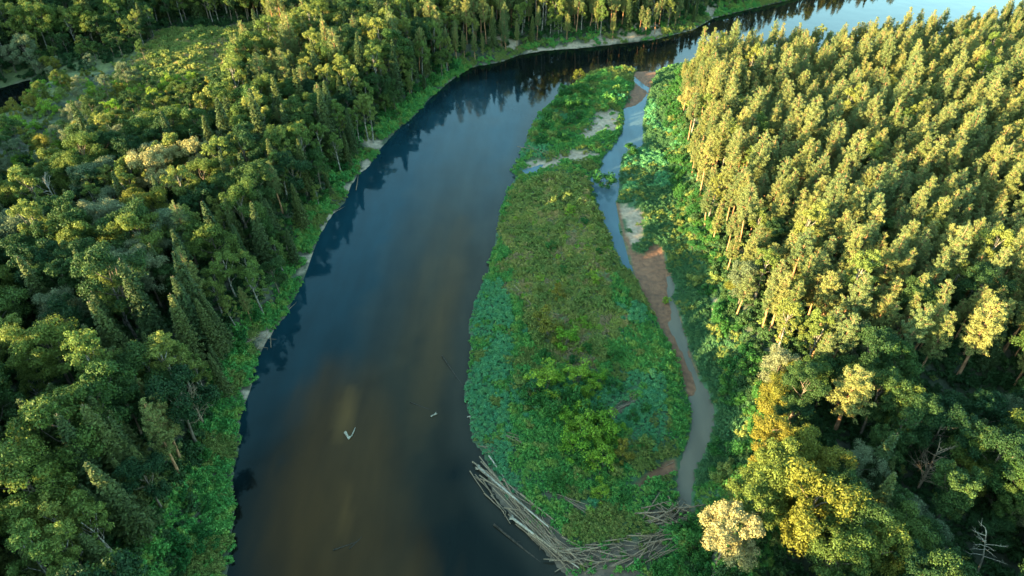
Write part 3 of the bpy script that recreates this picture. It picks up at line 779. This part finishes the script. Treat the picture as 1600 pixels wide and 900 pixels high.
bushes([(850, 610, 2.0, 1), (835, 622, 1.4, 5), (900, 600, 1.7, 1), (862, 640, 1.5, 5), (893, 630, 1.5, 4), (925, 655, 1.5, 5), (915, 715, 1.4, 4), (875, 632, 1.0, 2), (908, 645, 1.2, 0), (885, 662, 1.1, 1), (912, 680, 1.8, 1), (945, 672, 1.7, 1), (930, 700, 1.1, 0), (905, 705, 1.6, 1),
        (940, 728, 1.6, 1), (870, 600, 1.2, 0), (925, 612, 1.1, 1)], 'bright leafy bush in the chain across the lower middle of the island', 'bushes in the chain across the lower island')
bushes([(903, 122, 1.3, 3), (885, 148, 1.5, 5), (872, 168, 1.4, 4), (908, 143, 1.4, 5), (893, 170, 1.4, 5), (868, 188, 1.3, 2), (850, 200, 1.2, 4), (890, 195, 1.3, 4), (908, 168, 1.3, 5), (862, 215, 1.3, 2), (845, 222, 1.2, 4), (880, 218, 1.2, 5), (925, 128, 1.2, 4), (918, 150, 1.2, 5), (858, 182, 1.2, 4), (880, 140, 1.2, 4), (838, 210, 1.1, 2), (900, 185, 1.3, 5)],
       'dense dark bush on the upper island along the main river', 'bushes on the upper island')
gs = np.random.default_rng(76)
IB = [(930,430),(948,470),(905,500),(915,545),(890,565),(845,565),(935,600),(960,560),(820,640),(812,600),(960,610),(985,655),(1000,690),(965,740),(900,745),(850,700),(830,670),(870,760),(930,770),(980,780),(800,560),(940,400),(920,350),(1010,640),(880,420),(850,380),(838,455),(895,335)]
bushes([(a_ + gs.normal(0, 4), b_ + gs.normal(0, 4), .6 + .5 * gs.random(), int(gs.choice([4, 5, 2, 1]))) for a_, b_ in IB], 'low bush scattered over the meadow and scrub of the lower island', 'scattered bushes on the lower island')
gs = np.random.default_rng(77)
cs = []
CLS = jitter_grid(-260, -60, 150, 340, 5.0, gs)
cf = fields(CLS)
cm = ((sdf(CLS, CLEARING) > 0) | (sdf(CLS, SHRUBBY) > 0)) & (cf['w'] < -1.5) & (~cf['right']) & (cf['px'] > -40)
CLS = CLS[cm]; ch_ = height(CLS)
BL = []
for q in range(len(CLS)):
    if len(BL) < 230 and gs.random() < .85:
        BL.append((int(gs.integers(0, 4)), CLS[q, 0], CLS[q, 1], ch_[q] - .1, .8 + 1.0 * gs.random(), gs.random() * 6, 'sunlit shrub in the open clearing at the upper left', 'shrubs in the clearing'))
gs = np.random.default_rng(78)
EB = jitter_grid(-160, 140, 40, 345, 3.4, gs); ef = fields(EB)
pk = gs.random(len(EB))
em = (ef['w'] < -2) & (ef['px'] > -20) & (ef['px'] < 1300) & (ef['py'] < 930) & ((ef['right'] & (ef['fr'] > -4.5) & (ef['fr'] < 2.5) & (pk < .8)) | (~ef['right'] & (ef['riv'] > 3.5) & (ef['riv'] < 10) & (pk < .55)))
EB = EB[em]; er_ = ef['right'][em]; epy = ef['py'][em]; eh = height(EB)
for q in range(len(EB)):
    if er_[q]: lab = ('dark bush at the foot of the lit forest edge beside the side channel', 'bushes along the right forest edge')
    elif epy[q] > 300: lab = ('green bush under the trees on the lower left river bank', 'bushes on the lower left bank')
    else: lab = ('green bush under the trees on the upper left river bank', 'bushes on the upper left bank')
    BL.append((int(gs.choice([4, 5, 4, 5, 2])), EB[q, 0], EB[q, 1], eh[q] - .1, .9 + .7 * gs.random(), gs.random() * 6, *lab))
BL.sort(key=lambda b_: (b_[1] ** 2 + b_[2] ** 2) / b_[4] ** 2)
for b_ in BL[:225]: plant('bush', *b_)
A = BL[225:]
gn_scatter('bush_thicket', [SRC[('bush', w_)] for w_ in range(6)], [b_[1:4] for b_ in A], [(0, 0, b_[5]) for b_ in A], [(b_[4],) * 3 for b_ in A], [b_[0] for b_ in A], 'further small bushes along the banks and in the far clearing', 'bushes')
# ------------------------------------------------------------------ ground cover: low scrub and grass nobody could count
def patch_src(name, mat, seed, **kw):
    return bush_mesh(seed, mat=mat, stem=False, **kw)[1]
SCR = [patch_src('s', 'scrub', 101, h=1.3, rad=1.0, k=9, n=46, size=.13, pr=.45), patch_src('s', 'scrub', 102, h=1.0, rad=1.1, k=9, n=46, size=.13, pr=.4),
       patch_src('s', 'scrub_teal', 103, h=1.1, rad=1.0, k=9, n=46, size=.13, pr=.42), patch_src('s', 'scrub_olive', 104, h=1.1, rad=1.0, k=9, n=46, size=.12, pr=.4),
       patch_src('s', 'scrub', 105, h=1.6, rad=1.2, k=12, n=46, size=.14, pr=.45),
       patch_src('s', 'scrub_soft', 106, h=1.2, rad=1.1, k=11, n=60, size=.11, pr=.42)]
GRS = [patch_src('s', 'meadow', 111, h=.7, rad=.9, k=12, n=36, size=.13, pr=.28, asp=.3), patch_src('s', 'meadow', 112, h=.5, rad=.9, k=12, n=36, size=.12, pr=.26, asp=.3),
       patch_src('s', 'dry', 114, h=.6, rad=.8, k=10, n=36, size=.13, pr=.26, asp=.3), patch_src('s', 'scrub_olive', 115, h=1.3, rad=1.0, k=10, n=50, size=.12, pr=.36),
       patch_src('s', 'bush', 113, h=.9, rad=.8, k=8, n=36, size=.13, pr=.34)]
UND = [patch_src('s', 'under', 121, h=1.6, rad=1.6, k=12, n=44, size=.2, pr=.6), patch_src('s', 'under', 122, h=2.4, rad=1.5, k=14, n=44, size=.2, pr=.6), patch_src('s', 'scrub_olive', 123, h=1.3, rad=1.2, k=9, n=40, size=.18, pr=.5)]
def cover(name, meshes, pts, z, s, pick, label, cat, g_):
    # a handful of plants are merged into the object's own mesh data through the node tree; sources are the first few tufts
    src = []
    for q, me_ in enumerate(meshes):
        src.append(me_)
    n_ = len(pts)
    rot = np.column_stack([g_.normal(0, .1, n_), g_.normal(0, .1, n_), g_.random(n_) * 6.28])
    scl = np.column_stack([s * (.85 + .3 * g_.random(n_)), s * (.85 + .3 * g_.random(n_)), s * (.7 + .6 * g_.random(n_))])
    hold = []
    for me_ in src:
        o_ = bpy.data.objects.new(name + '_tuft', me_); hold.append((o_,))
    return gn_scatter(name, hold, np.column_stack([pts, z]), rot, scl, pick, label, cat)
g = np.random.default_rng(33)
PC = np.vstack([jitter_grid(-75, 130, 36, 165, .85, g), jitter_grid(-150, 260, 165, 420, 1.1, g)])
pxc, pyc = proj(PC[:, 0], PC[:, 1]); PC = PC[(pxc > -80) & (pxc < 1700) & (pyc < 1010)]
FC = fields(PC)
nb_ = fbm(PC[:, 0] + 9, PC[:, 1], 5) ; nc_ = fbm(PC[:, 0] - 40, PC[:, 1] + 5, 11)
land = FC['w'] < -.15
sandm = (FC['sand'] + (nb_ - .5) * 3.0 > -.1) & ((FC['sand'] > -2)) | (FC['mud'] + (nb_ - .5) * 1.2 > -.2)
lowr = FC['right'] & (FC['fr'] < np.where(FC['py'] > 740, 11, 3))
left_strip = (~FC['right']) & (FC['riv'] < 7 + (nb_ - .5) * 8) & (FC['riv'] < 40)
corner = (sdf(PC, CORNER) > -4) & (~FC['right'])
mdw = sdf(PC, MEADOW) + (nb_ - .5) * 12 > 0
ditch = np.minimum(seg_dist(PC, poly([(1022,598),(985,612),(955,632),(925,650)]), False), seg_dist(PC, poly([(1040,730),(1010,745),(985,765)]), False)) < .5
far_bank_gap = (FC['px'] > 740) & (FC['px'] < 1120) & (~FC['right']) & (g.random(len(PC)) < .45)
bare = (~FC['right']) & (nb_ > .66) & (FC['riv'] < 12) & ~corner
logz = np.maximum.reduce([sdf(PC, q_) for q_ in LOGZ]) > 0
m_scr = land & ~(sandm & ((g.random(len(PC)) < .93) | (FC['mud'] > -.3))) & ((lowr & ~mdw) | left_strip | corner) & ~far_bank_gap & ~bare & ~ditch & ~(logz & (g.random(len(PC)) < .86))
m_grs = land & ~sandm & (lowr & mdw | (~FC['right']) & (sdf(PC, CLEARING) > -2))
q = PC[m_scr]; n_ = len(q); nn = nc_[m_scr]; pxs = FC['px'][m_scr]; pys = FC['py'][m_scr]
u = g.random(n_)
teal = (FC['right'][m_scr]) & (((pxs < 800) & (pys > 430) & (pys < 680)) | ((nn > .56) & (pxs < 1040) & (pys > 480)) | ((nn > .66) & (pys < 300)))
ol = fbm(q[:, 0], q[:, 1] + 200, 6); tn = fbm(q[:, 0] - 70, q[:, 1] + 30, 8)
pick = np.where(teal & (tn + u * .12 > .50), 2, np.where(ol + u * .1 > .64, 3, np.where(tn + u * .2 < .55, 0, np.where(u < .6, 1, 4))))
strip = FC['right'][m_scr] & ~FC['isl'][m_scr] & (pys < 760)
pick = np.where(strip & (pick != 3) & (pick != 2), 5, np.where(strip & (pick == 3) & (u < .5), 5, pick))
s_ = (.5 + .45 * g.random(n_)) * np.where(q[:, 1] > 165, 1.12, 1.0) * (.45 + 1.25 * fbm(q[:, 0] + 300, q[:, 1], 5))
s_ *= np.where(sm(-FC['w'][m_scr], .1, 1.6) < .9, .8, 1) * np.where(FC['right'][m_scr], 1.0, 1.35)
cover('willow_scrub', SCR, q, height(q) - .1, s_, pick, 'dense emerald willow scrub and tall weeds covering island and river banks', 'scrub', g)
q = PC[m_grs]; n_ = len(q); u = g.random(n_)
gn_ = fbm(q[:, 0] + 15, q[:, 1] - 33, 4.5); on_isl = FC['right'][m_grs]
pick = np.where(gn_ + .15 * u > .66, 3, np.where((gn_ < .36) & (u < .6), 2, np.where(u < .05, 3, np.where(u < .5, 0, np.where(u < .93, 1, 4)))))
pick = np.where((~on_isl) & (pick == 4), 0, pick)
cover('meadow_grass', GRS, q, height(q) - .05, (.4 + .9 * g.random(n_) ** 2) * (.6 + .9 * fbm(q[:, 0] - 8, q[:, 1], 3)) * np.where(q[:, 1] > 165, 1.5, 1.1), pick, 'yellowish tall meadow grass covering the middle of the island', 'grass', g)
PU = np.vstack([jitter_grid(-200, 260, 30, 190, 2.6, g), jitter_grid(-330, 330, 190, 420, 3.2, g)])
pxc, pyc = proj(PU[:, 0], PU[:, 1]); PU = PU[(pxc > -150) & (pxc < 1750) & (pyc < 1040)]
FU = fields(PU); m_ = (FU['w'] < -2) & ((FU['fr'] > 0) | (~FU['right'])) & ~((~FU['right']) & (FU['riv'] < 6))
q = PU[m_]; n_ = len(q); u = g.random(n_)
incl = (sdf(q, CLEARING) > -3); dr_ = ~(incl & (g.random(n_) < .7)); q = q[dr_]; u = u[dr_]; incl = incl[dr_]; n_ = len(q)
pick = np.where(incl | (u > .93), 2, np.where(u < .5, 0, 1))
cover('undergrowth', UND, q, height(q) - .1, np.where(incl, .55, .8) + .6 * g.random(n_), pick, 'dark green undergrowth between the forest trees', 'undergrowth', g)

# ------------------------------------------------------------------ driftwood
g = np.random.default_rng(55)
def log_mesh(seed, L=7.0, r=.16, mat='deadwood', stubs=3, root=False):
    g_ = np.random.default_rng(seed); m_ = 7; x = np.linspace(-.5, .5, m_) * L
    pts = np.column_stack([x, np.cumsum(g_.normal(0, .02 * L / 6, m_)), np.cumsum(g_.normal(0, .008 * L, m_))])
    rr = r * (1.1 - .6 * np.linspace(0, 1, m_)) * (1 + g_.normal(0, .06, m_))
    b = MB(); b.tube(pts, rr, 8)
    for q in range(stubs):
        c = pts[g_.integers(2, m_)]; d = unit(np.array([.7, g_.normal(0, 1), abs(g_.normal(0, .5))])); b.tube([c, c + d * (.4 + .9 * g_.random())], [r * .3, r * .1], 5)
    if root:
        for q in range(9):
            a = q * .7; c = pts[0]; d = unit(np.array([-.5, math.cos(a), math.sin(a)])); b.tube([c + d * .05, c + d * (.5 + .4 * g_.random())], [r * .5, r * .12], 5)
    return b.mesh('log', M[mat], True)
LOGS = {'long': [log_mesh(1, 11, .20, stubs=1), log_mesh(2, 9, .17, stubs=3), log_mesh(3, 10, .15, stubs=0)], 'short': [log_mesh(4, 5, .13), log_mesh(5, 4, .11, stubs=1), log_mesh(6, 6, .14, stubs=2), log_mesh(7, 3, .08, stubs=1)],
        'pale': [log_mesh(8, 8, .26, 'bleached', 1, True), log_mesh(9, 7, .12, 'bleached', 2)], 'wet': [log_mesh(10, 8, .12, 'wetwood', 3), log_mesh(11, 5, .1, 'wetwood', 5)]}
def lay(kind, x0, x1, label, group=None, z=None, name='driftwood_log', wr=1.0, var=None):
    """a log from one picture point to another, lying on what is there"""
    a = np.array(at(*x0)); b = np.array(at(*x1)); c = (a + b) / 2; d = b - a; L = np.linalg.norm(d)
    ms = LOGS[kind]; me_ = ms[var if var is not None else int(g.integers(len(ms)))]
    l0 = {m_.name: (max(v.co.x for v in m_.vertices) - min(v.co.x for v in m_.vertices)) for m_ in [me_]}[me_.name]
    o = obj(name, me_)
    zz = float(height(np.array([c]))[0]) if z is None else z
    o.location = (c[0], c[1], max(zz, 0) + (.12 if z is None else 0)); o.rotation_euler = (g.random() * .6, g.normal(0, .02), math.atan2(d[1], d[0]))
    s = L / l0; w_ = wr * (.6 + .4 * s) if s > 1 else wr * s ** .5
    o.scale = (s, w_, w_)
    return tag(o, label, 'log', group)
def jam(path, width, n, Lpx, ang_j, label, group, kinds=('long', 'short'), zmax=.6, wr=.64):
    path = np.array(path, float); seg = np.diff(path, axis=0); ln = np.linalg.norm(seg, axis=1); cum = np.concatenate([[0], np.cumsum(ln)])
    for q in range(n):
        s = g.random() * cum[-1]; i_ = min(np.searchsorted(cum, s) - 1, len(seg) - 1); i_ = max(i_, 0); t = seg[i_] / ln[i_]
        c = path[i_] + t * (s - cum[i_]) + np.array([-t[1], t[0]]) * (g.random() - .5) * width
        a = math.atan2(t[1], t[0]) + g.normal(0, ang_j); L = Lpx * (.45 + .9 * g.random()) / 2; dv = np.array([math.cos(a), math.sin(a)]) * L
        z = .12 + g.random() * zmax
        lay(kinds[int(g.random() < .45)], c - dv, c + dv, label, group, z=float(max(height(np.array([at(*c)]))[0], 0)) + z, wr=wr * (.8 + .5 * g.random()))
lay('pale', (748, 732), (862, 832), 'thickest pale bleached trunk with root plate along the outer side of the driftwood jam', z=.9, var=0, wr=.65)
lay('pale', (764, 716), (810, 778), 'long bleached pole above the thick pale trunk of the jam', z=.7, var=1)
lay('pale', (800, 812), (908, 892), 'long pale trunk at the river edge near the bottom of the picture', z=.7, var=0, wr=.65)
jam([(745, 735), (800, 795), (860, 850), (910, 892)], 26, 60, 60, .14, 'grey weathered log piled along the outer left side of the driftwood jam', 'logs on the outer side of the jam')
jam([(775, 770), (850, 825), (880, 860)], 34, 26, 62, .2, 'weathered log on the inner green side of the driftwood jam', 'logs on the inner side of the jam')
jam([(870, 870), (930, 872), (1000, 868), (1045, 848)], 44, 85, 46, .4, 'weathered log in the tangle at the bottom tip of the island', 'logs at the island tip', wr=.8, zmax=.9)
jam([(1015, 815), (1050, 812), (1078, 812)], 36, 50, 42, .55, 'weathered log jammed across the lower end of the silty pool', 'logs damming the silty pool', wr=.95, zmax=1.0)
jam([(850, 775), (908, 798)], 14, 7, 46, .12, 'weathered log lying in the green scrub inside the jam', 'logs in the scrub inside the jam')
jam([(798, 688), (820, 702)], 10, 5, 26, .25, 'short grey log at the upper left of the driftwood jam', 'logs above the jam')
jam([(755, 705), (780, 712)], 14, 7, 22, .3, 'small grey log at the island shore just above the jam', 'small logs on the shore above the jam')
jam([(950, 655), (985, 632)], 16, 14, 30, .35, 'brown log in the brush pile at the middle right of the island', 'logs in the brush pile')
jam([(815, 235), (860, 250)], 12, 12, 28, .3, 'pale log on the sandy neck between upper and lower island', 'logs on the sandy neck')
jam([(385, 545), (425, 530)], 22, 9, 30, .7, 'pale fallen branch sticking out from the left bank over the water', 'fallen branches at the left bank', zmax=1.5)
for a_, b_, lab in (((445, 490), (462, 474), 'thin pale trunk slanting over dark water at the left bank bend'), ((520, 333), (538, 324), 'pale fallen trunk below a sandy scarp on the left bank'),
                    ((556, 300), (560, 272), 'crooked pale trunk leaning from the left bank into the water'), ((800, 448), (842, 496), 'long thin grey trunk lying in the island meadow'),
                    ((815, 432), (832, 444), 'upper short pale trunk in the island meadow'), ((812, 438), (830, 447), 'lower short pale trunk in the island meadow'),
                    ((1090, 554), (1138, 552), 'thin bare trunk leaning across the scrub right of the channel'), ((922, 543), (940, 530), 'short grey branch at the right of the island middle'),
                    ((1055, 722), (1032, 734), 'short log on the muddy notch of the lower island shore'), ((170, 888), (215, 886), 'thin pale fallen trunk in the dark bottom left woods')):
    lay('short', a_, b_, lab, name='fallen_trunk', var=1, wr=.8)
# snags in the river
def snag(px, py, parts, label, s=.75):
    x, y = at(px, py); b = MB(); g_ = np.random.default_rng(int(px))
    for (dx, dy, z0, dx1, dy1, z1, r0) in parts:
        b.tube(np.array([(dx, dy, z0), ((dx + dx1) / 2 + .1, (dy + dy1) / 2, (z0 + z1) / 2 + .12), (dx1, dy1, z1)]) * s, [r0, r0 * .8, r0 * .3], 8)
    o = obj('river_snag', b.mesh('snag', M['bleached'], True), loc=(x, y, 0)); tag(o, label, 'snag')
snag(543, 684, [(-.9, 1.6, .25, .2, -.3, .15, .3), (.2, -.3, .1, 1.0, .3, .3, .28), (1.0, .3, .2, 1.5, 3.4, .1, .14), (-.9, 1.8, .2, .5, -.6, .1, .22)], 'white v-shaped snag breaking the water in the middle of the river')
snag(678, 649, [(-.8, -.5, .1, .1, .1, .25, .16), (.1, .1, .2, .9, .4, .15, .18), (.2, .2, .1, .5, 1.0, .2, .1)], 'small white snag in the river right of the v-shaped one')
snag(733, 652, [(-.5, 0, .1, .6, .2, .3, .14), (0, .3, .1, .3, -.6, .2, .12)], 'small pale stump at the left edge of the island')
for a_, b_, lab in (((520, 860), (560, 845), 'dark waterlogged branch in the brown shallows near the bottom'), ((545, 858), (566, 838), 'dark thin waterlogged branch crossing the shallows branch'),
                    ((690, 555), (726, 605), 'long thin dark pole just under the water off the island'), ((640, 628), (672, 640), 'dark waterlogged branch beside the small white snag'),
                    ((770, 818), (880, 905), 'thin dark pole floating off the outer side of the jam')):
    lay('wet', a_, b_, lab, z=.03, name='sunken_branch', var=0, wr=1.3)
